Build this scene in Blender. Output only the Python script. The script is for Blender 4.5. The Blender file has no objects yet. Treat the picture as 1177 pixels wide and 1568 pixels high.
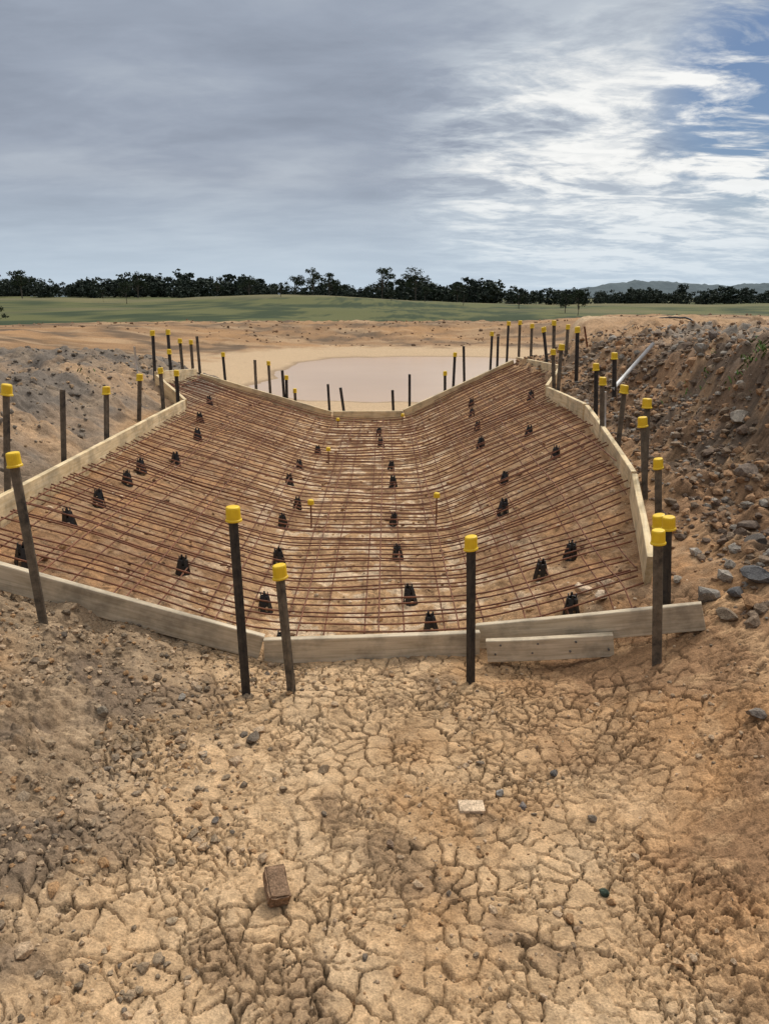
import bpy, bmesh, math, random, time
import numpy as np
from mathutils import Vector, Matrix
random.seed(3); rng=np.random.default_rng(5)
S=bpy.context.scene
# ---------------------------------------------------------------- noise helpers
def sstep(a,b,x):
    t=np.clip((x-a)/(b-a),0,1); return t*t*(3-2*t)
def _h(ix,iy,seed):
    ix=ix.astype(np.uint32); iy=iy.astype(np.uint32)
    n=(ix*np.uint32(374761393)+iy*np.uint32(668265263)+np.uint32((seed*974711+12345)&0xffffffff))
    n=(n^(n>>np.uint32(13)))*np.uint32(1274126177)
    n=n^(n>>np.uint32(16))
    return (n&np.uint32(0xffffff)).astype(np.float64)/16777216.0
def perlin(x,y,seed=0):
    x0=np.floor(x);y0=np.floor(y);fx=x-x0;fy=y-y0
    ix=x0.astype(np.int64);iy=y0.astype(np.int64)
    def g(dx,dy):
        a=_h(ix+dx,iy+dy,seed)*2*math.pi
        return np.cos(a)*(fx-dx)+np.sin(a)*(fy-dy)
    u=fx*fx*fx*(fx*(fx*6-15)+10);v=fy*fy*fy*(fy*(fy*6-15)+10)
    a=g(0,0);b=g(1,0);c=g(0,1);d=g(1,1)
    return ((a+(b-a)*u)*(1-v)+(c+(d-c)*u)*v)*1.5
def fbm(x,y,sc,oc=4,seed=0,rough=.5):
    r=0;a=1;x=x*sc;y=y*sc
    for i in range(oc):
        r=r+a*perlin(x,y,seed+i*7);x=x*2.03+11.3;y=y*2.03+5.7;a*=rough
    return r
def voro(x,y,sc,seed=0,jit=.9):
    x=x*sc;y=y*sc
    ix=np.floor(x).astype(np.int64);iy=np.floor(y).astype(np.int64)
    best=np.full(x.shape,9.);bx=np.zeros(x.shape);by=np.zeros(x.shape);bid=np.zeros(x.shape)
    pts=[];j0=(1-jit)/2
    for dx in (-1,0,1):
        for dy in (-1,0,1):
            px=ix+dx+j0+jit*_h(ix+dx,iy+dy,seed);py=iy+dy+j0+jit*_h(ix+dx,iy+dy,seed+50)
            d=(px-x)**2+(py-y)**2;m=d<best
            best=np.where(m,d,best);bx=np.where(m,px,bx);by=np.where(m,py,by)
            bid=np.where(m,_h(ix+dx,iy+dy,seed+99),bid)
            pts.append((px,py))
    e=np.full(x.shape,9.)
    for px,py in pts:
        rx=px-bx;ry=py-by;l=np.sqrt(rx*rx+ry*ry)
        dd=((px+bx)/2-x)*rx/np.maximum(l,1e-6)+((py+by)/2-y)*ry/np.maximum(l,1e-6)
        e=np.where((l>1e-5),np.minimum(e,dd),e)
    return e,bid
# ---------------------------------------------------------------- terrain
def edgesLR(y):
    f=(np.clip(y,3.2,10.2)-3.2)/7
    return -.61-.14*f, .47-.19*f+.35*(1-sstep(3.15,3.5,y))
def sp(a,k=.07):
    return np.where(a/k>30,a,k*np.log1p(np.exp(np.clip(a/k,-40,30))))
def smin(a,b,k=.12):
    m=np.minimum(a,b); return m-k*np.log(np.exp(-(a-m)/k)+np.exp(-(b-m)/k))
def bdist(x,y,x0,x1,y0,y1):
    cx=(x0+x1)/2;cy=(y0+y1)/2
    r=3.
    qx=np.abs(x-cx)-(x1-x0)/2+r;qy=np.abs(y-cy)-(y1-y0)/2+r
    return np.sqrt(np.maximum(qx,0)**2+np.maximum(qy,0)**2)+np.minimum(np.maximum(qx,qy),0)-r
WZ=-.8
def pond_d(x,y):
    return bdist(x,y,-3.3,6.2,17.8,32)+.9*fbm(x,y,.22,3,31)+.12*fbm(x,y,1.6,2,35)
def macro(x,y):
    x=np.asarray(x,float);y=np.asarray(y,float)
    XL,XR=edgesLR(y)
    sr=.30+.15*sstep(3.6,5,y)+.15*(1-sstep(3.1,3.6,y))
    L=smin(.32*sp(XL-x),1.02-.4*sstep(8,14,y))
    R=smin(sr*sp(x-XR),1.20+0*x)
    N=L+R
    wv=.12*fbm(x,y,.9,3,27)
    N=N+.24*sstep(2.3,2.55,x+wv)*(1-sstep(2.75,3.8,x))*sstep(3.6,4.6,y)*(1-sstep(7,9,y))-.10*np.exp(-((x-2.05)/.22)**2)*sstep(3.3,4,y)*(1-sstep(7,8,y))
    N=N+.16*np.exp(-((x+3.2)/.7)**2-((y-6.5)/2.5)**2)
    out=sstep(1.9,3,np.abs(x+.1))
    N=N+out*(.12*fbm(x,y,.55,3,3)+.06*fbm(x,y,1.9,3,4))
    d=pond_d(x,y)
    B=np.where(d<0,WZ+.08*d,WZ+.05*np.minimum(d,6)+.75*sstep(5,13,d))
    B=np.maximum(B,WZ-.5)
    B=B+.42*sstep(7,16,x)*sstep(14,30,y)*(1-sstep(45,70,np.abs(x)))
    B=B+(.05*fbm(x,y,.35,4,8)+.09*fbm(x,y,1.3,3,18))*sstep(4,7,d)
    y0=10.4+6.*sstep(2.6,4.5,x)+2.5*sstep(2.6,4.2,-x)
    s=sstep(0,1,(y-y0)/(3.2+5*sstep(3,6,np.abs(x))))
    T=N*(1-s)+B*s
    df=bdist(x,y,-9,12,-10,33)
    top=-1.6+3.0*(1-sstep(-130,90,x))
    F=-2.4+(top+2.4)*sstep(60,330,y)+.9*fbm(x,y,.014,3,12)*sstep(60,120,y)
    F=F+2.8*np.exp(-((x+25)/42)**2-((y-260)/60)**2)-.9*np.exp(-((x+85)/25)**2-((y-230)/60)**2)
    wf=sstep(13,22,df)
    return T*(1-wf)+F*wf
def inside(x,y):
    return sstep(3.2,3.35,y)*(1-sstep(10.2,10.5,y))*sstep(-2.2,-2.1,x)*(1-sstep(1.65,1.75,x))
def detail(x,y):
    """micro relief: dz, crack mask, plate id"""
    XL,XR=edgesLR(y)
    ins=inside(x,y)
    z=np.zeros(x.shape);c=np.zeros(x.shape);idp=np.full(x.shape,.5)
    bank=np.maximum(sstep(.1,.7,XL-x),.35*sstep(.1,.8,x-XR))*(1-ins)*(1-sstep(12,18,y))
    cr_b=fbm(x,y,1.1,3,51);rough=np.clip(.65+.9*cr_b,0,1)
    z+=bank*.045*fbm(x,y,4.5,4,55)+(1-bank)*.015*fbm(x,y,3.0,4,58)*(1-.3*ins)
    far=np.maximum(sstep(1.62,1.85,x),.6*sstep(2.2,2.6,-x))*sstep(3.0,3.6,y)*(1-sstep(10,13,y))
    m=(far>0)
    if m.any():
        xx,yy=x[m],y[m];wx=xx+.05*fbm(xx,yy,5,2,70);wy=yy+.05*fbm(xx,yy,5,2,77)
        e4,i4=voro(wx,wy,6.,6);e5,i5=voro(wx,wy,17.,16)
        z[m]+=far[m]*(np.clip(e4/.4,0,1)**.6*i4**2*.12+np.clip(e5/.4,0,1)**.6*i5*.040)
    z+=ins*.018*fbm(x,y,8,3,61)
    m=(y<6.5)&(np.abs(x)<4)&(y>-1)
    if m.any():
        xx,yy=x[m],y[m]
        near=1-sstep(4.5,6,np.maximum(yy,np.abs(xx)*1.6))
        w1=fbm(xx,yy,5,4,70,.55);w2=fbm(xx,yy,5,4,77,.55)
        wx=xx+.036*w1;wy=yy+.036*w2
        xl=XL[m]-xx;ii=ins[m];bb=bank[m];rr=rough[m]
        fl=1-sstep(.15,.75,xl+.12*fbm(xx,yy,2,2,9))
        cm=np.clip(.90+.8*fbm(xx,yy,1.3,3,15),0.15,1)*np.where(xx<0,np.maximum(fl,.30),1.)
        e1,i1=voro(wx,wy,13.5,1,.98)
        e2,i2=voro(wx+3,wy,27.,2,.98)
        wd=.035+.035*np.clip(fbm(xx,yy,2.3,2,41)+.25,0,1)+.035*np.clip(fbm(xx,yy,9,2,43),0,1)
        br1=np.clip(1.0+1.3*fbm(xx,yy,6.5,2,48),.2,1);br2=np.clip(.5+1.8*fbm(xx,yy,3,3,49),0,1)
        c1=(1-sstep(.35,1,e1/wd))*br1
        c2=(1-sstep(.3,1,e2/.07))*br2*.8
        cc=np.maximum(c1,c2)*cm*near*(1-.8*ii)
        crumb=np.clip(-.20+1.5*fbm(xx,yy,1.6,4,46,.55),0,1)*(1-.8*ii)
        e3,i3=voro(xx+.01*w2+9,yy+.01*w1+4,46.,5)
        e6,i6=voro(xx+.02*w2+1,yy+.02*w1+2,24.,25)
        dz=-cc*.025+((i1-.5)*.006+(i2-.5)*.003*br2)*near*(1-ii)
        dz+=(np.maximum(crumb,bb*rr))*near*(np.clip(e3/.4,0,1)**.5*i3**2*.018+np.clip(e6/.4,0,1)**.5*i6**2*.034*np.maximum(.4*crumb,bb))
        dz+=.0025*fbm(xx,yy,26,3,59,.6)*near
        z[m]+=dz;c[m]=cc;idp[m]=(.65*i1+.35*i2)*(1-ii)+.5*ii
    z*=1-sstep(12,14,y)
    return z,c,idp
def lerp3(a,b,t):
    return a*(1-t[...,None])+np.asarray(b)*t[...,None]
def ground_color(x,y,c,id1):
    XL,XR=edgesLR(y)
    n1=fbm(x,y,1.2,4,81);n2=fbm(x,y,5,4,84,.6);n3=fbm(x,y,.5,3,88);n4=fbm(x,y,2.4,4,181,.6)
    col=np.zeros(x.shape+(3,))+np.array([.55,.365,.20])
    col=lerp3(col,[.40,.225,.10],np.clip(.6*n2+1.1*n1-.02,0,1)*.8)
    col=lerp3(col,[.63,.45,.27],np.clip(n2*1.2-.6*n1,0,1)*.5)
    col=lerp3(col,[.25,.16,.09],np.clip(n4*2.2-.62,0,.65))
    ls=(1-sstep(12,15,y))
    lg=sstep(.0,.55,XL-x+.25*n1)*ls
    col=lerp3(col,[.265,.19,.12],lg*.84)
    col=lerp3(col,[.44,.315,.195],lg*np.clip(n2*1.5,0,.8))
    col=lerp3(col,[.42,.22,.08],lg*np.clip(n3*1.5+n1*.6-.2,0,.85))
    col=lerp3(col,[.18,.13,.09],lg*np.clip(n4*2-.3,0,.7))
    ro=sstep(-.35,.35,x-XR+.25*n1)*ls
    col=lerp3(col,[.46,.25,.11],ro*.88)
    col=lerp3(col,[.26,.155,.085],ro*np.clip(n1*1.6-.1,0,.72))
    col=lerp3(col,[.55,.345,.18],ro*np.clip(-n2*1.6,0,.65))
    ins=inside(x,y)
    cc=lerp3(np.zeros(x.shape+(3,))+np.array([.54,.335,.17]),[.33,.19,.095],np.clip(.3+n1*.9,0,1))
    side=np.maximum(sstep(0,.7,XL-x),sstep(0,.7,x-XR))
    cc=lerp3(cc,[.27,.15,.075],side*.65)  # browner sides, with shading under the bars also painted into the colour
    cc=lerp3(cc,[.72,.54,.35],np.clip((n2-.10)*2.6,0,.9)*(1-.8*side))
    cc=lerp3(cc,[.22,.13,.07],np.clip((-n2-.3)*3,0,.6)*(1-side))
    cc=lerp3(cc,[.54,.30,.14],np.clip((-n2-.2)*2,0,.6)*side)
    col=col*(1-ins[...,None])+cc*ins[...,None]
    rd=sstep(1.58,1.9,x+.12*n1)*sstep(2.7,3.3,y)*(1-sstep(13,17,y))
    rd2=lerp3(np.zeros(x.shape+(3,))+np.array([.155,.11,.075]),[.38,.22,.115],np.clip(.32+n1*1.3+n3*.6,0,1)*.85)
    rd2=lerp3(rd2,[.28,.245,.20],sstep(2.6,3.4,x+.4*n1+.05*(y-5))*.82)
    rd2=lerp3(rd2,[.45,.28,.15],np.clip(n4*2.4-.4,0,.6))
    rd2=lerp3(rd2,[.45,.27,.135],sstep(8,11.5,y+1.5*n1)*.85)
    col=col*(1-rd[...,None])+rd2*rd[...,None]
    ld=sstep(2.12,2.45,-x)*sstep(3.2,4,y)*(1-sstep(13,16,y))
    ld2=lerp3(np.zeros(x.shape+(3,))+np.array([.185,.152,.12]),[.43,.28,.16],np.clip(1.3*n1+.6-.45*(-x-2.2),0,1))  # grey-brown mound, its shaded face imitated by a darker base colour
    ld2=lerp3(ld2,[.31,.23,.155],np.clip(n4*2.2-.3,0,.6))
    col=col*(1-ld[...,None])+ld2*ld[...,None]
    d=pond_d(x,y)
    sa=sstep(10.4,12,y)*(1-sstep(3.0,5.0,d+.6*n1))*(1-sstep(3.5,6,x)*(1-sstep(20,26,y)))
    col=lerp3(col,[.54,.385,.23],sa)
    wet=sstep(10.4,12,y)*(1-sstep(.0,.6,d))
    col=lerp3(col,[.34,.235,.14],wet)
    bk=sstep(13,17,y)*sstep(3.0,5.0,d+.6*n1)
    m=fbm(x,y,.5,4,90)
    bc=lerp3(np.zeros(x.shape+(3,))+np.array([.32,.19,.095]),[.15,.10,.06],np.clip(.45+m*1.5,0,1))  # bank browns darkened in the colour to stand in for its backlit face
    bc=lerp3(bc,[.42,.24,.11],np.clip(fbm(x,y*2,.2,3,93)*1.5,0,.9))
    bc=lerp3(bc,[.48,.32,.18],np.clip(fbm(x*.5,y*2,.6,3,96)*1.5-.2,0,.7))
    col=col*(1-bk[...,None])+bc*bk[...,None]
    df=bdist(x,y,-9,12,-10,33)
    g=sstep(15,18,df+1.5*m)
    q=fbm(x,y*.7,.06,6,95,.7);q2=fbm(x*.5,y,.012,4,97)
    gc=lerp3(np.zeros(x.shape+(3,))+np.array([.118,.122,.042]),[.036,.054,.020],np.clip(.33+2.2*q,0,1))
    gc=lerp3(gc,[.20,.17,.08],np.clip(q2*2.2+.6*q-.12,0,.65))
    col=col*(1-g[...,None])+gc*g[...,None]
    col=col*(1-.76*c[...,None])  # cracks darkened in the colour for shade inside them and moist clay
    col=col*(.87+.26*id1[...,None])
    return np.clip(col,0.01,.9)
def H(x,y):
    x=np.atleast_1d(np.asarray(x,float));y=np.atleast_1d(np.asarray(y,float))
    return macro(x,y)+detail(x,y)[0]
def H1(x,y): return float(H(x,y)[0])
def M1(x,y): return float(macro(np.array([x]),np.array([y]))[0])
def mesh_obj(name,V,F,mat,smooth=False,col=None):
    V=np.asarray(V,dtype=np.float32)
    me=bpy.data.meshes.new(name)
    if isinstance(F,np.ndarray):
        k=F.shape[1];n=len(F)
        me.vertices.add(len(V));me.vertices.foreach_set("co",V.ravel())
        me.loops.add(n*k);me.loops.foreach_set("vertex_index",F.astype(np.int32).ravel())
        me.polygons.add(n);me.polygons.foreach_set("loop_start",np.arange(0,n*k,k,dtype=np.int32))
        me.polygons.foreach_set("loop_total",np.full(n,k,dtype=np.int32))
        me.update(calc_edges=True)
    else:
        me.from_pydata([tuple(map(float,v)) for v in V],[],F);me.update()
    if col is not None:
        a=me.color_attributes.new("Col",'FLOAT_COLOR','POINT')
        c4=np.ones((len(V),4),dtype=np.float32);c4[:,:3]=col
        a.data.foreach_set("color",c4.ravel())
    me.polygons.foreach_set("use_smooth",np.full(len(me.polygons),smooth))
    ob=bpy.data.objects.new(name,me);S.collection.objects.link(ob)
    for m in (mat if isinstance(mat,list) else [mat]): me.materials.append(m)
    return ob
# ---------------------------------------------------------------- materials
def newmat(name):
    m=bpy.data.materials.new(name);m.use_nodes=True
    nt=m.node_tree;b=nt.nodes["Principled BSDF"];return m,nt,b
def nmath(nt,op,a,b=None,c=None):
    n=nt.nodes.new("ShaderNodeMath");n.operation=op
    for i,v in enumerate((a,b,c)):
        if v is None: continue
        if isinstance(v,(int,float)): n.inputs[i].default_value=v
        else: nt.links.new(v,n.inputs[i])
    return n.outputs[0]
def noise(nt,vec,scale,detail=4,rough=.5,dist=0):
    n=nt.nodes.new("ShaderNodeTexNoise");n.inputs["Scale"].default_value=scale
    n.inputs["Detail"].default_value=detail;n.inputs["Roughness"].default_value=rough
    n.inputs["Distortion"].default_value=dist
    if vec is not None: nt.links.new(vec,n.inputs["Vector"])
    return n.outputs["Fac"]
def ramp(nt,fac,stops):
    r=nt.nodes.new("ShaderNodeValToRGB");nt.links.new(fac,r.inputs[0])
    e=r.color_ramp.elements
    while len(e)<len(stops): e.new(.5)
    for el,(p,c) in zip(e,stops):
        el.position=p;el.color=(c[0],c[1],c[2],1) if hasattr(c,'__len__') else (c,c,c,1)
    return r.outputs[0]
def mixc(nt,fac,a,b,mode='MIX'):
    n=nt.nodes.new("ShaderNodeMix");n.data_type='RGBA';n.blend_type=mode
    for sock,v in ((n.inputs[0],fac),(n.inputs[6],a),(n.inputs[7],b)):
        if isinstance(v,(int,float)): sock.default_value=v
        elif isinstance(v,tuple): sock.default_value=(*v,1)
        else: nt.links.new(v,sock)
    return n.outputs[2]
def bump(nt,b,h,strength,dist):
    n=nt.nodes.new("ShaderNodeBump");n.inputs["Strength"].default_value=strength
    n.inputs["Distance"].default_value=dist;nt.links.new(h,n.inputs["Height"])
    nt.links.new(n.outputs[0],b.inputs["Normal"])
def objc(nt): return nt.nodes.new("ShaderNodeTexCoord").outputs["Object"]
def attr_mat(name,rough,sc1,sc2,bd,lo=.62,hi=1.3):
    m,nt,b=newmat(name);tc=objc(nt)
    a=nt.nodes.new("ShaderNodeAttribute");a.attribute_name="Col"
    n1=noise(nt,tc,sc1,6,.7);n2=noise(nt,tc,sc2,2,.6)
    v=ramp(nt,n1,[(.3,lo),(.7,hi)])
    v2=ramp(nt,n2,[(.3,.72),(.7,1.22)])
    c=mixc(nt,1.,a.outputs["Color"],v,'MULTIPLY');c=mixc(nt,1.,c,v2,'MULTIPLY')
    nt.links.new(c,b.inputs["Base Color"]);b.inputs["Roughness"].default_value=rough
    b.inputs["Specular IOR Level"].default_value=.2
    hh=nmath(nt,'ADD',n1,nmath(nt,'MULTIPLY',n2,.35))
    bump(nt,b,hh,1.,bd);return m
M_ground=attr_mat("dry_clay_earth",.93,24,150,.010,.66,1.25)
M_rock=attr_mat("rock",.9,40,160,.006,.6,1.35)
def wood(name,c1,c2):
    m,nt,b=newmat(name);tc=objc(nt)
    mp=nt.nodes.new("ShaderNodeMapping");mp.inputs["Scale"].default_value=(1.2,22,22);nt.links.new(tc,mp.inputs[0])
    g=noise(nt,mp.outputs[0],3,6,.6,.6);s=noise(nt,tc,5,5,.65)
    c=ramp(nt,g,[(.3,c1),(.65,c2)])
    dirt=ramp(nt,s,[(.34,.55),(.56,1.05)])
    c=mixc(nt,1.,c,dirt,'MULTIPLY')
    nt.links.new(c,b.inputs["Base Color"]);b.inputs["Roughness"].default_value=.8
    bump(nt,b,g,.4,.003);return m
M_pine=wood("sawn_pine",(.60,.43,.21),(.82,.66,.41))
M_grey=wood("weathered_pine",(.42,.33,.21),(.66,.55,.39))
def steel(name,c1,c2,rough,metal,sc=30):
    m,nt,b=newmat(name);tc=objc(nt);n=noise(nt,tc,sc,5,.7)
    nt.links.new(ramp(nt,n,[(.35,c1),(.65,c2)]),b.inputs["Base Color"])
    b.inputs["Roughness"].default_value=rough;b.inputs["Metallic"].default_value=metal
    bump(nt,b,n,.3,.001);return m
M_blk=steel("black_steel",(.012,.012,.013),(.06,.05,.04),.6,.1)
M_gal=steel("muddy_steel",(.045,.038,.03),(.22,.175,.12),.8,.1,14)
M_rust=steel("rusty_rebar",(.095,.036,.018),(.25,.095,.042),.85,0,25)
M_cap=steel("yellow_plastic",(.74,.45,.010),(.88,.60,.015),.5,0,14)
M_plast=steel("black_plastic",(.008,.008,.009),(.022,.021,.020),.5,0)
M_white=steel("white_pvc",(.5,.49,.45),(.75,.74,.72),.5,0,9)
M_bolt=steel("galv_bolt",(.08,.08,.08),(.2,.2,.2),.5,.5)
M_hose=steel("black_poly",(.015,.015,.015),(.04,.035,.03),.5,0)
M_trunk=steel("bark",(.05,.04,.03),(.14,.115,.09),.9,0,3)
def leafmat(name,c1,c2):
    m,nt,b=newmat(name);tc=objc(nt);n=noise(nt,tc,.5,5,.7)
    nt.links.new(ramp(nt,n,[(.35,c1),(.65,c2)]),b.inputs["Base Color"])
    b.inputs["Roughness"].default_value=.85;b.inputs["Specular IOR Level"].default_value=.15;return m
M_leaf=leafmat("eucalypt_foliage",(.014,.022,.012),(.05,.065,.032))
M_leaf2=leafmat("tree_line_foliage",(.022,.031,.024),(.056,.070,.050))  # leaf colour lightened to imitate haze over distance
M_weed=leafmat("weed_green",(.05,.09,.02),(.10,.16,.04))
# ---------------------------------------------------------------- ground sheet
def axis_x():
    a=np.arange(0,1.35,.0053);l=[a[-1]];st=.0053
    while l[-1]<6000:
        if l[-1]<6: st=min(st*1.05,.040)
        else: st*=1.07
        l.append(l[-1]+st)
    p=np.concatenate([a,l[1:]]);return np.concatenate([-p[:0:-1],p])
def axis_y():
    l=[1.15]
    while l[-1]<6000: l.append(l[-1]+.0053*max(1,(l[-1]/3.0)**1.65))
    b=[1.15];st=.01
    while b[-1]>-200: st*=1.12; b.append(b[-1]-st)
    return np.concatenate([b[:0:-1],l])
ax=axis_x();ay=axis_y();nx,ny=len(ax),len(ay)
X,Y=np.meshgrid(ax,ay)
Z=macro(X,Y);cr=np.zeros(X.shape);idp=np.full(X.shape,.5)
jy=slice(int(np.searchsorted(ay,-1.5)),int(np.searchsorted(ay,14)));jx=slice(int(np.searchsorted(ax,-14)),int(np.searchsorted(ax,14)))
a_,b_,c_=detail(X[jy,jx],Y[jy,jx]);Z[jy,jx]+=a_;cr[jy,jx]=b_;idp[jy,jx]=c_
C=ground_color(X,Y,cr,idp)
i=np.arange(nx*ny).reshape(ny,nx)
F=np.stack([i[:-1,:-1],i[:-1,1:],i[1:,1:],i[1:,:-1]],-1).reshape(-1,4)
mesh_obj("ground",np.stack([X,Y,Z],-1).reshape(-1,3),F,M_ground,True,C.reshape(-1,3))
del F,X,Y,Z,C,cr,idp
# ---------------------------------------------------------------- camera
cd=bpy.data.cameras.new("camera");cam=bpy.data.objects.new("camera",cd);S.collection.objects.link(cam)
cam.location=(0,0,1.65);cam.rotation_euler=(math.radians(90-16.2),0,0)
cd.sensor_fit='VERTICAL';cd.sensor_height=36;cd.lens=26;cd.clip_end=20000;cd.clip_start=.05
S.camera=cam
# ---------------------------------------------------------------- formwork boards
def board(p0,p1,h=.125,th=.035,mat=None,drop=.012,name="timber_form_board"):
    a=Vector(p0);b=Vector(p1)
    if len(p0)==2: a=Vector((p0[0],p0[1],M1(*p0)))
    if len(p1)==2: b=Vector((p1[0],p1[1],M1(*p1)))
    d=b-a;L=d.length;dh=Vector((d.x,d.y,0)).normalized();n=Vector((-dh.y,dh.x,0))
    a.z-=drop;b.z-=drop
    e=.003
    prof=[(-th/2+e,0),(th/2-e,0),(th/2,e),(th/2,h-e),(th/2-e,h),(-th/2+e,h),(-th/2,h-e),(-th/2,e)]
    segs=10;F=[];ld=d.normalized();upv=n.cross(ld)
    if upv.z<0: upv=-upv
    me_v=[]
    for s in range(segs+1):
        f=s/segs;wob=.005*math.sin(f*4+p0[0]*7)
        for (q,w) in prof: me_v.append((f*L,q+wob,w))
    for s in range(segs):
        for k in range(8):
            k2=(k+1)%8;F.append((s*8+k,s*8+k2,(s+1)*8+k2,(s+1)*8+k))
    F.append(tuple(range(7,-1,-1)));F.append(tuple(segs*8+k for k in range(8)))
    o=mesh_obj(name,me_v,F,mat or M_pine)
    R=Matrix((ld,n,upv)).transposed().to_4x4();R.translation=a
    o.matrix_world=R;return o
LEFT=[(-2.07,2.95),(-2.10,7.8),(-2.57,8.4),(-2.57,10.2)]
FARR=[(-.74,10.2),(.28,10.2),(1.92,10.95)]
RIGHT=[(1.92,10.95),(1.99,8.5),(1.70,7.8),(1.77,6.5),(1.56,4.5),(1.30,3.42)]
def seq(pts,mat,h):
    for a,b in zip(pts[:-1],pts[1:]):
        a=Vector(a);b=Vector(b);d=(b-a).normalized();board(tuple(a+d*.03),tuple(b-d*.02),mat=mat,h=h+random.uniform(-.012,.012),drop=random.uniform(.004,.02))
board((-2.33,3.15),(-.60,3.18),mat=M_grey)
board((-.565,3.16,0),(.455,3.245,0),mat=M_grey)
board((.475,3.30,.01),(1.40,2.955,.27),mat=M_grey)
board((.485,3.135,.025),(1.04,3.04,.10),h=.108,mat=M_grey)
seq(LEFT,M_pine,.175);seq([LEFT[-1],FARR[0]],M_pine,.15);seq(FARR,M_pine,.14);seq(RIGHT,M_pine,.16)
V=[];F=[]
for k in range(7):
    f=.05+(k//2)*.3+(k%2)*.04;cx=.485+.55*f;cy=3.135-.095*f-.0205;cz=.055+.075*f+.045*(k%2);r=.005;b=len(V)
    for dy in (-.004,.004):
        for q in range(8): V.append((cx+r*math.cos(q*math.pi/4),cy+dy,cz+r*math.sin(q*math.pi/4)))
    F.append(tuple(b+q for q in range(8)))
    for q in range(8): F.append((b+q,b+8+q,b+8+(q+1)%8,b+(q+1)%8))
mesh_obj("board_nails",V,F,M_bolt)
# ---------------------------------------------------------------- star pickets
def picket(x,y,xt,h,cap,gal):
    z=H1(x,y);bur=.15;V=[];F=[];mi=[]
    fl=.021;w=.0035;out=[];a0=random.random()*2
    for k in range(3):
        an=a0+k*2*math.pi/3;c,s=math.cos(an),math.sin(an)
        out+= [(c*fl+s*w,s*fl-c*w),(c*fl-s*w,s*fl+c*w)]
        an2=an+math.pi/3;out.append((math.cos(an2)*.007,math.sin(an2)*.007))
    n=len(out);segs=6;Ht=h+bur-(.01 if cap else 0)
    for s in range(segs+1):
        zz=-bur+Ht*s/segs
        for q in out: V.append((q[0],q[1],zz))
    for s in range(segs):
        for k in range(n):
            F.append((s*n+k,s*n+(k+1)%n,(s+1)*n+(k+1)%n,(s+1)*n+k));mi.append(0)
    F.append(tuple(segs*n+k for k in range(n)));mi.append(0)
    if cap:
        b0=len(V);m=20;r=.029*random.uniform(.93,1.04)
        rings=[(r*1.12,-.058),(r*1.12,-.052),(r,-.048),(r*.97,-.006),(r*.9,0),(r*.75,.002)]
        tl=random.uniform(-.12,.12)
        for rr,zz in rings:
            for k in range(m):
                an=2*math.pi*k/m;xx=rr*math.cos(an);V.append((xx,rr*math.sin(an),h+zz+tl*xx))
        for s in range(len(rings)-1):
            for k in range(m):
                F.append((b0+s*m+k,b0+s*m+(k+1)%m,b0+(s+1)*m+(k+1)%m,b0+(s+1)*m+k));mi.append(1)
        F.append(tuple(b0+(len(rings)-1)*m+k for k in range(m)));mi.append(1)
        F.append(tuple(b0+k for k in range(m-1,-1,-1)));mi.append(1)
    o=mesh_obj("star_picket",V,F,[M_gal if gal else M_blk,M_cap])
    o.data.polygons.foreach_set("material_index",mi)
    o.location=(x,y,z);lean=math.atan2(xt-x,h)
    o.rotation_euler=(random.uniform(-.02,.02),lean,0)
# x, y, x of top, height above ground, cap, muddy
for s in [(-2.115,4.0,-2.03,.72,1,1),(-1.487,2.97,-1.513,.754,1,1),(-.591,2.837,-.602,.850,1,0),(-.401,2.864,-.435,.581,1,1),(.382,2.949,.362,.694,1,0),
(1.164,2.86,1.11,.60,1,1),(1.30,3.13,1.25,.50,1,0),(1.335,3.30,1.27,.42,1,1),(1.60,4.147,1.56,.36,1,1),(1.60,4.40,1.54,.51,1,1),(1.66,4.60,1.63,.53,1,1),
(1.71,5.355,1.72,.466,1,1),(1.70,5.70,1.66,.50,1,1),(1.81,6.327,1.78,.49,1,0),(2.02,7.878,1.99,.583,1,0),(1.76,7.556,1.77,.55,1,1),(1.79,7.85,1.75,.47,1,1),
(2.03,9.025,2.0,.58,1,1),(2.04,9.401,1.96,.50,1,0),(2.0,10.29,1.99,.46,1,1)]: picket(*s)
# x, y, x of top, level of top, cap, muddy
for x,y,xt,tz,c,g in [(1.97,11.05,1.96,1.323,1,1),(1.79,11.0,1.79,1.315,1,0),(1.53,10.9,1.54,1.173,1,0),(1.646,10.95,1.64,1.108,0,0),(1.15,10.75,1.12,.982,0,0),(.985,10.7,1.0,.897,1,0),(.864,10.6,.855,.644,1,0),(.35,10.4,.345,.62,0,0),(.13,10.4,.113,.405,0,0),(-.558,10.4,-.615,.44,0,0),(-.766,10.4,-.785,.485,0,0),(-1.415,10.5,-1.43,.665,0,0),(-1.38,10.5,-1.375,.595,1,0),(-1.27,10.6,-1.275,.4,1,1),(-1.825,10.6,-1.825,.80,0,1),(-1.67,10.9,-1.68,.76,1,1),(-2.22,10.45,-2.235,.917,1,0),(-2.63,10.7,-2.64,1.12,0,1),(-2.64,10.35,-2.64,1.09,1,1),(-2.657,9.9,-2.67,1.13,1,1),(-2.676,9.4,-2.67,1.263,1,0),(-2.64,8.6,-2.62,1.289,1,0),(-2.64,9.3,-2.65,1.033,1,0),(-2.155,7.75,-2.15,.924,1,0),(-2.27,7.6,-2.27,.962,1,1),(-2.3,6.9,-2.25,.972,1,1),(-2.19,5.75,-2.146,.987,1,1),(-2.17,4.9,-2.11,1.07,0,1),(2.1,6.8,2.07,1.17,1,0),(2.31,9.6,2.31,1.318,1,1)]:
    picket(x,y,xt,tz-H1(x,y),c,g)
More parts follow.
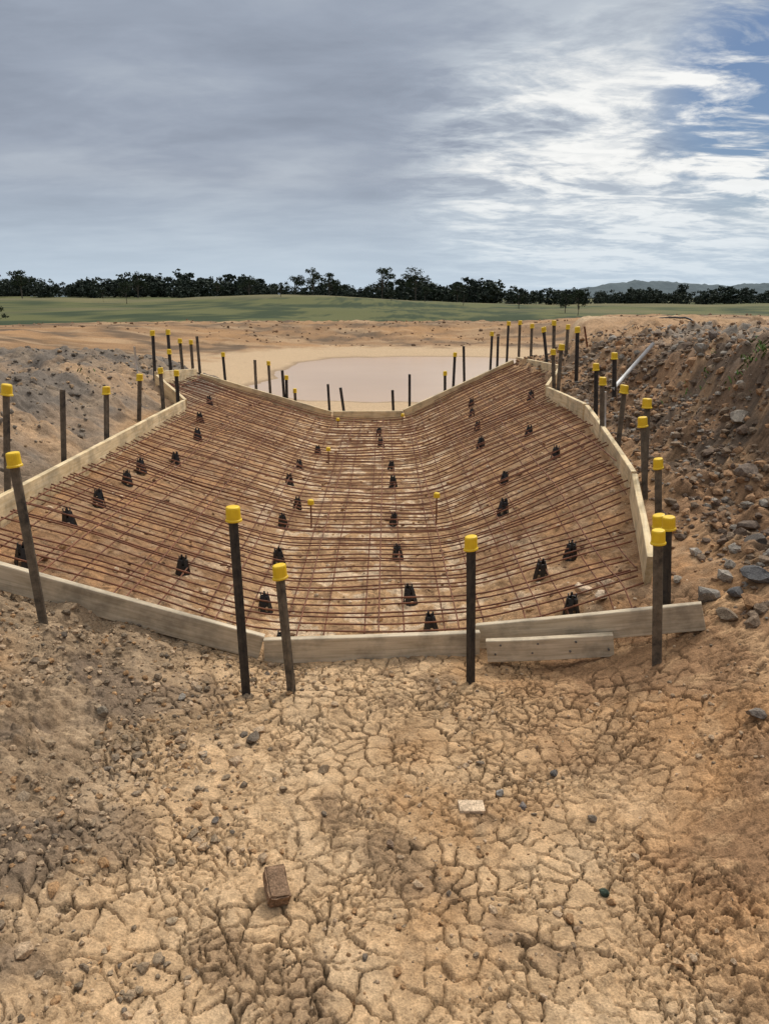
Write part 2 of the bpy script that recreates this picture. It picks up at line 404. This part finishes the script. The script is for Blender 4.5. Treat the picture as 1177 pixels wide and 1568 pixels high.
# ---------------------------------------------------------------- reinforcing mesh
def tube(V,F,pts,r,n=6):
    b=len(V);pts=[Vector(p) for p in pts]
    for i_,p in enumerate(pts):
        d=(pts[min(i_+1,len(pts)-1)]-pts[max(i_-1,0)]).normalized()
        a=d.cross(Vector((0,0,1)));
        if a.length<1e-3: a=Vector((1,0,0))
        a.normalize();c=a.cross(d)
        for k in range(n):
            an=2*math.pi*k/n;q=p+a*(r*math.cos(an))+c*(r*math.sin(an));V.append(tuple(q))
    for i_ in range(len(pts)-1):
        for k in range(n):
            F.append((b+i_*n+k,b+i_*n+(k+1)%n,b+(i_+1)*n+(k+1)%n,b+(i_+1)*n+k))
    F.append(tuple(b+k for k in range(n)));F.append(tuple(b+(len(pts)-1)*n+k for k in range(n-1,-1,-1)))
def lim(y):
    xl=np.interp(y,[q[1] for q in LEFT],[q[0] for q in LEFT])
    r=[(1.30,2.9)]+RIGHT[::-1]
    xr=np.interp(y,[q[1] for q in r],[q[0] for q in r]);return xl+.03,xr-.03
def nearY(x): return float(np.interp(x,[-2.33,-.6,.46,1.40],[3.15,3.18,3.25,2.955]))
def farY(x): return float(np.interp(x,[-2.57,-.74,.28,1.92],[10.2,10.2,10.2,10.95]))
def mz(x,y,lvl): 
    return M1(x,y)+.060+lvl+.008*math.sin(x*3.1+y*1.7)+.005*math.sin(x*7+y*5)
V=[];F=[];yy=3.0;k=0
while yy<11.3:
    k+=1;lay=k%2;sl=random.uniform(-.016,.016);xl,xr=lim(yy)
    xs=np.arange(xl-random.uniform(0,.03),xr+random.uniform(0,.03),.09)
    pts=[]
    for x in xs:
        y=yy+sl*x+.006*math.sin(x*2+k)
        if y<nearY(x)+.04 or y>farY(x)-.03:
            if len(pts)>2: tube(V,F,pts,.0047)
            pts=[];continue
        pts.append((x,y,mz(x,y,.008*lay)))
    if len(pts)>2: tube(V,F,pts,.0047)
    yy+=random.choice([.065,.09,.10,.10,.115,.05])
for lay,x0 in enumerate([-2.5,-2.43]):
    x=x0
    while x<2.0:
        pts=[];sk=random.uniform(-.004,.004)
        for y in np.arange(3.0,11.2,.12):
            xx=x+sk*(y-3);xl,xr=lim(y)
            if y<nearY(xx)+.04 or y>farY(xx)-.03 or xx<xl or xx>xr:
                if len(pts)>2: tube(V,F,pts,.0040)
                pts=[];continue
            pts.append((xx,y,mz(xx,y,-.008+lay*.016)))
        if len(pts)>2: tube(V,F,pts,.0040)
        x+=.2 if lay==0 else .4
mesh_obj("reinforcing_mesh",V,F,M_rust,True)
# ---------------------------------------------------------------- bar chairs
V=[];F=[]
def ring(z0,z1,r0,r1,t=.004,n=14):
    b=len(V)
    for rr,zz in ((r0,z0),(r1,z1),(r1-t,z1),(r0-t,z0)):
        for k in range(n):
            an=2*math.pi*k/n;V.append((rr*math.cos(an),rr*math.sin(an),zz))
    for s in range(4):
        for k in range(n): F.append((b+s*n+k,b+s*n+(k+1)%n,b+((s+1)%4)*n+(k+1)%n,b+((s+1)%4)*n+k))
ring(0,.014,.042,.039);ring(.040,.062,.033,.029);ring(.076,.096,.025,.022)
for k in range(5):
    an=k*2*math.pi/5+.4;c,s=math.cos(an),math.sin(an)
    b=len(V);w=.015
    for zz,rr in ((0,.041),(.092,.024)):
        for q,e in ((-w,0),(w,0),(w,-.005),(-w,-.005)):
            R_=rr+e;V.append((c*R_-s*q,s*R_+c*q,zz))
        w*=.7
    for q in range(4): F.append((b+q,b+(q+1)%4,b+4+(q+1)%4,b+4+q))
    F.append((b+4,b+5,b+6,b+7))
for k in range(4):
    an=k*math.pi/2+.4;c,s=math.cos(an),math.sin(an);b=len(V)
    for zz,h_ in ((.092,.008),(.116,.004)):
        for q,e in ((-h_,0),(h_,0),(h_,-.005),(-h_,-.005)):
            R_=.021+e;V.append((c*R_-s*q,s*R_+c*q,zz))
    for q in range(4): F.append((b+q,b+(q+1)%4,b+4+(q+1)%4,b+4+q))
    F.append((b+4,b+5,b+6,b+7))
ch=mesh_obj("bar_chair",V,F,M_plast);first=True
for (x,y) in [(.146,3.86),(.088,4.59),(.07,5.34),(.08,6.51),(.06,7.14),(-.04,8.33),(-.07,9.03),(-.645,3.7),(-.667,4.42),(-.744,5.2),(-.70,5.72),(-.84,6.35),(-.817,7.0),(-.72,7.85),
 (-1.79,3.45),(-1.82,4.09),(-1.81,4.52),(-1.82,5.08),(-1.84,5.47),(-1.71,5.93),(-1.77,6.93),(-1.92,7.68),(-2.06,8.75),(-1.13,3.89),(.93,3.4),(.88,3.9),(1.07,4.03),(.83,5.0),(.94,5.66),(1.35,5.74),
 (.93,7.05),(.99,7.84),(1.02,8.64),(1.08,9.2),(1.32,6.71),(1.6,8.13),(-.50,3.27),(.24,3.49)]:
    o=ch if first else bpy.data.objects.new("bar_chair",ch.data)
    if not first: S.collection.objects.link(o)
    first=False
    o.location=(x,y,M1(x,y)-.012);o.rotation_euler=(random.uniform(-.1,.1),random.uniform(-.1,.1),random.random()*3);s_=random.uniform(.92,1.08);o.scale=(s_,s_,s_)
for x,y,h in ((-.57,7.4,.18),(-.54,5.23,.22),(.39,5.34,.23),(-.60,9.5,.15),(.24,9.8,.15)):
    V=[];F=[];z=M1(x,y);tube(V,F,[(0,0,-.05),(0,0,h-.01)],.006,8);nf=len(F)
    for r0,r1,z0,z1 in ((.024,.022,h-.035,h-.004),(.022,.015,h-.004,h+.002)):
        b=len(V)
        for rr,zz in ((r0,z0),(r1,z1)):
            for k in range(14): V.append((rr*math.cos(k*math.pi/7),rr*math.sin(k*math.pi/7),zz))
        for k in range(14): F.append((b+k,b+(k+1)%14,b+14+(k+1)%14,b+14+k))
    F.append(tuple(b+14+k for k in range(14)))
    o=mesh_obj("capped_dowel",V,F,[M_rust,M_cap]);o.location=(x,y,z)
    o.data.polygons.foreach_set("material_index",[0]*nf+[1]*(len(F)-nf))
# ---------------------------------------------------------------- rocks
def rockbases(sub,n,seed):
    out=[]
    for k in range(n):
        bm=bmesh.new();bmesh.ops.create_icosphere(bm,subdivisions=sub,radius=1)
        r=np.random.default_rng(seed+k)
        P=np.array([v.co[:] for v in bm.verts]);Fc=np.array([[v.index for v in f.verts] for f in bm.faces]);bm.free()
        for _ in range(9):
            d=r.normal(size=3);d/=np.linalg.norm(d);o=r.uniform(.45,.85)
            s=P@d;m=s>o;P[m]-=np.outer(s[m]-o,d)
        P*=1+.07*r.normal(size=(len(P),1));P*=np.array([1,r.uniform(.6,.95),r.uniform(.4,.8)])
        out.append((P,Fc))
    return out
RB1=rockbases(1,8,10);RB2=rockbases(2,8,40)
def scatter(name,xs,ys,sz,cols,bases,sink=.15):
    zs=H(xs,ys);Vs=[];Fs=[];Cs=[];off=0
    for x,y,z,s,c in zip(xs,ys,zs,sz,cols):
        P,Fc=bases[rng.integers(len(bases))]
        a=rng.uniform(0,6.28);t=rng.normal(0,.3)
        ca,sa=math.cos(a),math.sin(a);ct,st=math.cos(t),math.sin(t)
        R=np.array([[ca,-sa,0],[sa,ca,0],[0,0,1]])@np.array([[1,0,0],[0,ct,-st],[0,st,ct]])
        Q=(P*s)@R.T+np.array([x,y,z+s*sink])
        Vs.append(Q);Fs.append(Fc+off);off+=len(P);Cs.append(np.repeat([c],len(P),0))
    return mesh_obj(name,np.concatenate(Vs),np.concatenate(Fs),M_rock,False,np.concatenate(Cs))
def cols(n,pal,w):
    k=rng.choice(len(pal),n,p=w);c=np.array(pal)[k];return c*rng.uniform(.75,1.2,(n,1))
PAL=[(.30,.22,.14),(.22,.165,.11),(.45,.32,.20),(.38,.225,.11),(.145,.115,.085)]
n=10000;x=rng.uniform(-2.6,-.3,n);y=rng.uniform(.9,3.2,n)
keep=(rng.random(n)<np.clip((-.3-x)/.6,0.05,1))&(fbm(x,y,1.5,3,201)+rng.normal(0,.25,n)>-.25)
x=x[keep];y=y[keep];scatter("loose_gravel",x,y,np.clip(rng.gamma(1.5,.0048,len(x))+.003,0,.034),cols(len(x),PAL,[.34,.12,.38,.14,.02]),RB1)
n=4500;x=rng.uniform(-.6,2.2,n);y=rng.uniform(.9,3.3,n);k_=fbm(x,y,2.2,3,207)+rng.normal(0,.2,n)>.15;x=x[k_];y=y[k_]
scatter("loose_gravel",x,y,np.clip(rng.gamma(1.4,.0037,len(x))+.002,0,.024),cols(len(x),PAL,[.16,.04,.46,.33,.01]),RB1)
CP=[(.25,.18,.12),(.17,.12,.085),(.40,.235,.125),(.31,.27,.22)]
n=8500;x=1.85+rng.gamma(1.6,.75,n);y=rng.uniform(2.7,11,n);x=np.where(y<3.4,x-.35,x)
scatter("clay_clods",x,y,np.clip(rng.gamma(1.15,.012,n)+.005,0,.08),cols(n,CP,[.32,.22,.27,.19]),RB1)
n=2600;x=rng.uniform(1.62,2.35,n);y=rng.uniform(3.3,8,n);k_=x>np.interp(y,[3.3,4.5,6.5,8],[1.42,1.62,1.84,1.78]);x=x[k_];y=y[k_]
scatter("clay_clods",x,y,np.clip(rng.gamma(1.5,.010,len(x))+.005,0,.05),cols(len(x),CP,[.35,.30,.25,.1]),RB1)
n=4000;x=-2.35-rng.gamma(2.,.8,n);y=rng.uniform(3.3,12,n)
scatter("clay_clods",x,y,np.clip(rng.gamma(1.3,.009,n)+.004,0,.05),cols(n,[(.23,.19,.145),(.165,.135,.105),(.42,.28,.16)],[.45,.3,.25]),RB1)
n=3000;x=rng.uniform(-2.0,1.6,n);y=rng.uniform(3.3,10.1,n)
scatter("chute_crumbs",x,y,np.clip(rng.gamma(1.2,.006,n)+.003,0,.03),cols(n,[(.48,.30,.15),(.25,.15,.085),(.66,.50,.33)],[.35,.3,.35]),RB1)
n=2200;x=rng.uniform(-30,40,n);y=rng.uniform(36,52,n)
scatter("bank_clods",x,y,np.clip(rng.gamma(1.3,.03,len(x))+.02,0,.15),cols(n,[(.30,.18,.10),(.20,.13,.08)],[.5,.5]),RB1)
for x,y,s,c in [(1.49,3.18,.075,(.27,.24,.20)),(1.6,3.14,.05,(.13,.125,.12)),(1.72,3.18,.08,(.14,.135,.13)),(1.49,2.96,.05,(.25,.19,.13)),(1.60,2.98,.07,(.38,.22,.11)),(1.42,3.36,.04,(.30,.25,.19)),(1.85,3.5,.08,(.14,.12,.10)),(2.0,3.9,.07,(.16,.12,.09)),(1.31,2.31,.04,(.22,.185,.15)),(1.02,3.55,.06,(.66,.50,.34)),(1.15,3.6,.05,(.60,.45,.30)),(1.08,3.42,.05,(.6,.46,.32)),(1.95,3.3,.07,(.26,.22,.18)),(2.15,4.3,.09,(.22,.17,.13)),(2.3,4.8,.08,(.28,.24,.19)),
 (-.51,2.5,.035,(.17,.135,.10)),(-.22,2.31,.032,(.22,.155,.095)),(-.66,2.36,.02,(.30,.24,.17)),(.5,1.70,.02,(.19,.14,.10)),(.63,1.73,.017,(.05,.07,.05)),(.16,1.64,.013,(.12,.13,.10)),(-.2,2.08,.016,(.17,.13,.09)),(.02,1.94,.018,(.26,.18,.12)),(.47,2.13,.022,(.19,.16,.14)),(-.58,1.63,.017,(.40,.30,.19)),(.61,2.3,.02,(.12,.11,.10)),(-.83,2.7,.022,(.25,.22,.18)),(-.55,2.04,.018,(.2,.17,.14)),(.4,2.19,.018,(.30,.28,.25)),(2.85,6.6,.07,(.2,.16,.13)),(.68,2.05,.02,(.2,.16,.12)),(.35,2.35,.018,(.22,.17,.12)),(-.35,2.2,.02,(.26,.19,.12)),(.75,1.5,.02,(.45,.3,.17)),(-.95,2.2,.028,(.2,.16,.12)),(-1.05,2.45,.03,(.22,.18,.13))]:
    scatter("stone",np.array([x]),np.array([y]),[s],[c],RB2,.35)
def block(name,x,y,dim,rot,c,tilt,lift=.4):
    bm=bmesh.new();bmesh.ops.create_cube(bm,size=1)
    for v in bm.verts: v.co=Vector((v.co.x*dim[0],v.co.y*dim[1],v.co.z*dim[2]))
    bmesh.ops.bevel(bm,geom=bm.edges[:],offset=min(dim)*.1,segments=2,affect='EDGES')
    bmesh.ops.subdivide_edges(bm,edges=[e for e in bm.edges if e.calc_length()>dim[2]*.7],cuts=3,use_grid_fill=True)
    for v in bm.verts: v.co+=Vector((random.gauss(0,1),random.gauss(0,1),random.gauss(0,1)))*min(dim)*.03
    me=bpy.data.meshes.new(name);bm.to_mesh(me);bm.free()
    a=me.color_attributes.new("Col",'FLOAT_COLOR','POINT')
    a.data.foreach_set("color",np.tile([*c,1],len(me.vertices)).astype(np.float32))
    me.materials.append(M_rock);o=bpy.data.objects.new(name,me);S.collection.objects.link(o)
    o.location=(x,y,M1(x,y)+.006+dim[2]*lift);o.rotation_euler=tilt+(rot,)
block("broken_brick",-.31,1.74,(.062,.10,.05),.35,(.24,.15,.09),(.30,.15),.4)
block("flat_tile",.29,2.10,(.085,.055,.012),.05,(.64,.48,.32),(.02,.03),.6)
# ---------------------------------------------------------------- pipes
def pipe(name,pts,r,mat):
    V=[];F=[];tube(V,F,pts,r,12);return mesh_obj(name,V,F,mat,True)
pipe("white_pipe",[(2.08,6.8,H1(2.08,6.8)+.10),(2.5,7.05,H1(2.5,7.05)+.06)],.018,M_white)
pipe("white_pipe",[(1.80,6.0,.5),(1.78,6.01,.916)],.014,M_white)
pipe("white_pipe",[(-2.83,8.6,.5),(-2.84,8.6,1.11)],.012,M_white)
pipe("leaning_rod",[(2.77,10,.6),(2.62,10,1.28)],.012,M_rust)
pts=[]
for i_ in range(40):
    f=i_/39*5;hx=np.interp(f,range(6),[5.1,4.9,5.2,5.7,6.3,7.2]);hy=np.interp(f,range(6),[15,13.5,12.5,12,12,12.2]);pts.append((hx,hy+.1*math.sin(f*3),M1(hx,hy)+.03))
pipe("poly_pipe",pts,.016,M_hose)
# ---------------------------------------------------------------- pond
m,nt,b=newmat("muddy_water");tc=objc(nt)
n1=noise(nt,tc,.25,3);nt.links.new(ramp(nt,n1,[(.3,(.53,.35,.20)),(.7,(.59,.395,.235))]),b.inputs["Base Color"])
b.inputs["Roughness"].default_value=.2;b.inputs["Specular IOR Level"].default_value=.3
n2=noise(nt,tc,9,3);bump(nt,b,n2,.15,.004)
bm=bmesh.new();bmesh.ops.create_grid(bm,x_segments=20,y_segments=20,size=1)
for v in bm.verts: v.co=Vector((v.co.x*9+1.5,v.co.y*10.5+25,WZ))
me=bpy.data.meshes.new("pond_water");bm.to_mesh(me);bm.free();me.materials.append(m)
S.collection.objects.link(bpy.data.objects.new("pond_water",me))
# ---------------------------------------------------------------- trees
def tree_geo(h,nl,ls,r,spread=.38,clumps=9,trunk=True,lo=.38):
    V=[];F=[]
    th=h*r.uniform(.25,.4)
    if trunk: tube(V,F,[(0,0,-.3),(r.normal(0,.02)*h,0,th),(r.normal(0,.04)*h,r.normal(0,.03)*h,h*.75)],h*.02,6)
    cl=[]
    for k in range(clumps):
        a=r.uniform(0,6.28);q=r.uniform(.1,1)*spread*h;zz=r.uniform(lo,.90)*h
        q*=1-.55*max(0,(zz/h-.65)/.35)
        c=np.array([math.cos(a)*q,math.sin(a)*q,zz]);cl.append((c,r.uniform(.10,.18)*h))
        if trunk: tube(V,F,[(0,0,th*r.uniform(.7,1.1)),tuple(c*np.array([.5,.5,.82])),tuple(c)],h*.007,5)
    nt_=len(F);LV=[];LF=[];base=len(V)
    for k in range(nl):
        c,rr=cl[r.integers(len(cl))]
        d=r.normal(size=3);d/=np.linalg.norm(d);p=c+d*rr*r.uniform(.3,1)*np.array([1.15,1.15,.75])
        a=r.normal(size=3);a/=np.linalg.norm(a);b_=np.cross(a,r.normal(size=3));b_/=np.linalg.norm(b_)
        s=ls*r.uniform(.6,1.3);i0=base+len(LV)
        LV+= [tuple(p-a*s-b_*s*.3),tuple(p+b_*s*.6),tuple(p+a*s+b_*s*.2),tuple(p-b_*s*.7)]
        LF.append((i0,i0+1,i0+2,i0+3))
    return V+LV,F+LF,nt_
for k,(x,y,h) in enumerate([(-1,300,13.2),(12.8,315,13.8),(-25.8,280,10.0),(-77,230,6.5),(-22.7,320,11.5),(37.8,150,5.2),(40,170,4.6),(35,200,4.8),(-60.6,280,5.5),(-155,330,13.2),(-105.5,330,12.0),(-58,330,10),(-38.5,335,11.2),(28.4,300,8),(-45.8,90,3.3),(13.6,260,5.6),(-33.6,250,4.6),(-15,240,4.2),(2,230,3.8),(22,215,4.0),(-95,260,4.5),(52,220,4.2)]):
    r=np.random.default_rng(k+1);V,F,q=tree_geo(h,900,h*.028,r,.38,12)
    o=mesh_obj("gum_tree",V,F,[M_trunk,M_leaf]);o.data.polygons.foreach_set("material_index",[0]*q+[1]*(len(F)-q))
    o.location=(x,y,M1(x,y)-.1)
base=[]
for k in range(8):
    r=np.random.default_rng(100+k);V,F,q=tree_geo(1.,240,.062,r,.36,11,False,.12);base.append((np.array(V),np.array(F)))
nT=1100;dd=rng.uniform(338,400,nT);xx=rng.uniform(-290,330,nT);k2=np.arange(nT)>800;dd[k2]+=70;xx[k2]*=1.25
zz=macro(xx,dd);Vs=[];Fs=[];off=0
for k in range(nT):
    x,d=xx[k],dd[k]
    hh=rng.uniform(5.5,10.8)*(1-.28*float(sstep(40,140,x)))*(1+.16*math.sin(x*.05)+.14*math.sin(x*.17))
    if rng.random()<.07: hh*=1.25
    P,Fc=base[rng.integers(8)];a=rng.uniform(0,6.28);ca,sa=math.cos(a),math.sin(a)
    wd=rng.uniform(.9,1.45)
    Q=P*np.array([hh*wd,hh*wd,hh]);Q=np.stack([Q[:,0]*ca-Q[:,1]*sa+x,Q[:,0]*sa+Q[:,1]*ca+d,Q[:,2]-.06*hh+zz[k]],1)
    Vs.append(Q);Fs.append(Fc+off);off+=len(Q)
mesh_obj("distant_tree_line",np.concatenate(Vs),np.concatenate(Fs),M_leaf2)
# distant hills
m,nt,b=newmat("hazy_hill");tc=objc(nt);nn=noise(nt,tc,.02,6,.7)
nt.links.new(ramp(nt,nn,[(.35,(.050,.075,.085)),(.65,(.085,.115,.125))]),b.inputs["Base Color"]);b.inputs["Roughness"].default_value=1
xs=np.linspace(-1800,2600,900);ds=np.array([-260,-160,-90,-40,0,60,200])
X,Y=np.meshgrid(xs,ds+1900);w=np.array([0,.3,.6,.85,1,.8,.2])[:,None]
fx=3+34*np.exp(-((xs-650)/230)**2)+32*np.exp(-((xs-1020)/190)**2)+14*np.exp(-((xs+900)/500)**2)+3*np.sin(xs*.013)
hg=fx[None,:]*w+w*(fbm(X,Y,.03,3,300)*4+fbm(X,Y,.1,2,310)*2)
i=np.arange(X.size).reshape(X.shape);F=np.stack([i[:-1,:-1],i[:-1,1:],i[1:,1:],i[1:,:-1]],-1).reshape(-1,4)
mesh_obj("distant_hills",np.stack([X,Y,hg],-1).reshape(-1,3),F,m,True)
# weeds
V=[];F=[]
for wx,wy,n in ((2.5,5.1,60),(2.4,5.7,20),(2.65,5.2,40),(-2.9,7.3,10),(2.9,5.0,40)):
    for k in range(n):
        x=wx+random.gauss(0,.07);y=wy+random.gauss(0,.1);z=H1(x,y);a=random.random()*6.28;l=random.uniform(.02,.05);b=len(V)
        c,s=math.cos(a),math.sin(a)
        V+=[(x-s*.006,y+c*.006,z),(x+s*.006,y-c*.006,z),(x+c*l*.6+s*.008,y+s*l*.6-c*.008,z+l*.8),(x+c*l,y+s*l,z+l)]
        F.append((b,b+1,b+2,b+3))
mesh_obj("weeds",V,F,M_weed)
# ---------------------------------------------------------------- light
SUN_AZ=math.radians(35);SUN_EL=math.radians(50)
sd=Vector((math.sin(SUN_AZ)*math.cos(SUN_EL),math.cos(SUN_AZ)*math.cos(SUN_EL),math.sin(SUN_EL)))
ld=bpy.data.lights.new("sun",'SUN');ld.energy=2.1;ld.angle=math.radians(9);ld.color=(1,.95,.88)
lo=bpy.data.objects.new("sun",ld);S.collection.objects.link(lo);lo.rotation_euler=sd.to_track_quat('Z','Y').to_euler()
W=bpy.data.worlds.new("World");S.world=W;W.use_nodes=True;nt=W.node_tree
for n_ in list(nt.nodes): nt.nodes.remove(n_)
out=nt.nodes.new("ShaderNodeOutputWorld")
sky=nt.nodes.new("ShaderNodeTexSky");sky.sky_type='NISHITA';sky.sun_disc=False;sky.sun_elevation=SUN_EL;sky.sun_rotation=SUN_AZ
skc=mixc(nt,1.,sky.outputs[0],(.66,.80,1.0),'MULTIPLY')
bg1=nt.nodes.new("ShaderNodeBackground");nt.links.new(skc,bg1.inputs[0]);bg1.inputs[1].default_value=.055
tc=nt.nodes.new("ShaderNodeTexCoord").outputs["Generated"]
sx=nt.nodes.new("ShaderNodeSeparateXYZ");nt.links.new(tc,sx.inputs[0])
zc=nmath(nt,'MAXIMUM',sx.outputs[2],0.0);den=nmath(nt,'ADD',zc,.14)
cx=nt.nodes.new("ShaderNodeCombineXYZ");nt.links.new(nmath(nt,'DIVIDE',sx.outputs[0],den),cx.inputs[0]);nt.links.new(nmath(nt,'DIVIDE',sx.outputs[1],den),cx.inputs[1])
def mapped(rot,sc,loc=(0,0,0)):
    mp=nt.nodes.new("ShaderNodeMapping");nt.links.new(cx.outputs[0],mp.inputs[0]);mp.inputs["Rotation"].default_value=(0,0,rot);mp.inputs["Scale"].default_value=(*sc,1);mp.inputs["Location"].default_value=loc;return mp.outputs[0]
nb=noise(nt,mapped(.35,(.8,1.3)),.6,4,.55,.4)
nf=noise(nt,mapped(-.45,(1.1,1.7),(3,1,0)),1.9,7,.62,.4)
nh=noise(nt,mapped(-.25,(1.0,1.5),(1,6,0)),7.5,4,.6,.5)
nm=noise(nt,mapped(.2,(.6,1.0),(7,2,0)),1.3,6,.58,.3)
def blob(d,lo,hi):
    d=Vector(d).normalized();vm=nt.nodes.new("ShaderNodeVectorMath");vm.operation='DOT_PRODUCT'
    nt.links.new(tc,vm.inputs[0]);vm.inputs[1].default_value=d
    mr=nt.nodes.new("ShaderNodeMapRange");mr.interpolation_type='SMOOTHSTEP';nt.links.new(vm.outputs["Value"],mr.inputs[0])
    mr.inputs[1].default_value=lo;mr.inputs[2].default_value=hi;return mr.outputs[0]
def mrange(v,a,b,c,d):
    mr=nt.nodes.new("ShaderNodeMapRange");mr.interpolation_type='SMOOTHSTEP';nt.links.new(v,mr.inputs[0])
    for k_,q in enumerate((a,b,c,d)): mr.inputs[k_+1].default_value=q
    return mr.outputs[0]
bright=nmath(nt,'MULTIPLY',blob((.36,1.1,.19),.945,.998),mrange(sx.outputs[2],.20,.31,1.,.25))
overhead=blob((.1,.3,1.),.72,.95)
wisps=ramp(nt,nf,[(.42,0),(.60,1)])
fine=ramp(nt,nh,[(.42,0),(.62,1)])
soft=ramp(nt,nb,[(.35,0),(.68,1)])
mid=ramp(nt,nm,[(.35,0),(.65,1)])
v=nmath(nt,'MULTIPLY',bright,nmath(nt,'ADD',.14,nmath(nt,'ADD',nmath(nt,'MULTIPLY',wisps,.50),nmath(nt,'MULTIPLY',fine,.24))))
v=nmath(nt,'ADD',v,nmath(nt,'MULTIPLY',soft,.26))
v=nmath(nt,'ADD',v,nmath(nt,'MULTIPLY',mid,.18))
v=nmath(nt,'ADD',v,nmath(nt,'MULTIPLY',wisps,.06))
cc=ramp(nt,v,[(0,(.235,.27,.335)),(.22,(.34,.385,.465)),(.5,(.53,.58,.64)),(.85,(.90,.905,.89)),(1.,(.96,.96,.94))])
hz=nt.nodes.new("ShaderNodeMapRange");nt.links.new(sx.outputs[2],hz.inputs[0]);hz.inputs[1].default_value=0;hz.inputs[2].default_value=.14;hz.inputs[3].default_value=.9;hz.inputs[4].default_value=0
cc=mixc(nt,hz.outputs[0],cc,(.58,.69,.79))
cc=mixc(nt,overhead,cc,(2.05,1.98,1.9))
bg2=nt.nodes.new("ShaderNodeBackground");nt.links.new(cc,bg2.inputs[0]);bg2.inputs[1].default_value=1.0
hole=blob((.535,1.118,.27),.988,.9985)
cov=nmath(nt,'SUBTRACT',1.0,nmath(nt,'MULTIPLY',hole,ramp(nt,nf,[(.47,1),(.58,0)])))
cov=nmath(nt,'MINIMUM',cov,.98)
ms=nt.nodes.new("ShaderNodeMixShader");nt.links.new(cov,ms.inputs[0]);nt.links.new(bg1.outputs[0],ms.inputs[1]);nt.links.new(bg2.outputs[0],ms.inputs[2])
nt.links.new(ms.outputs[0],out.inputs[0])
S.view_settings.view_transform='Standard';S.view_settings.look='None';S.view_settings.exposure=0
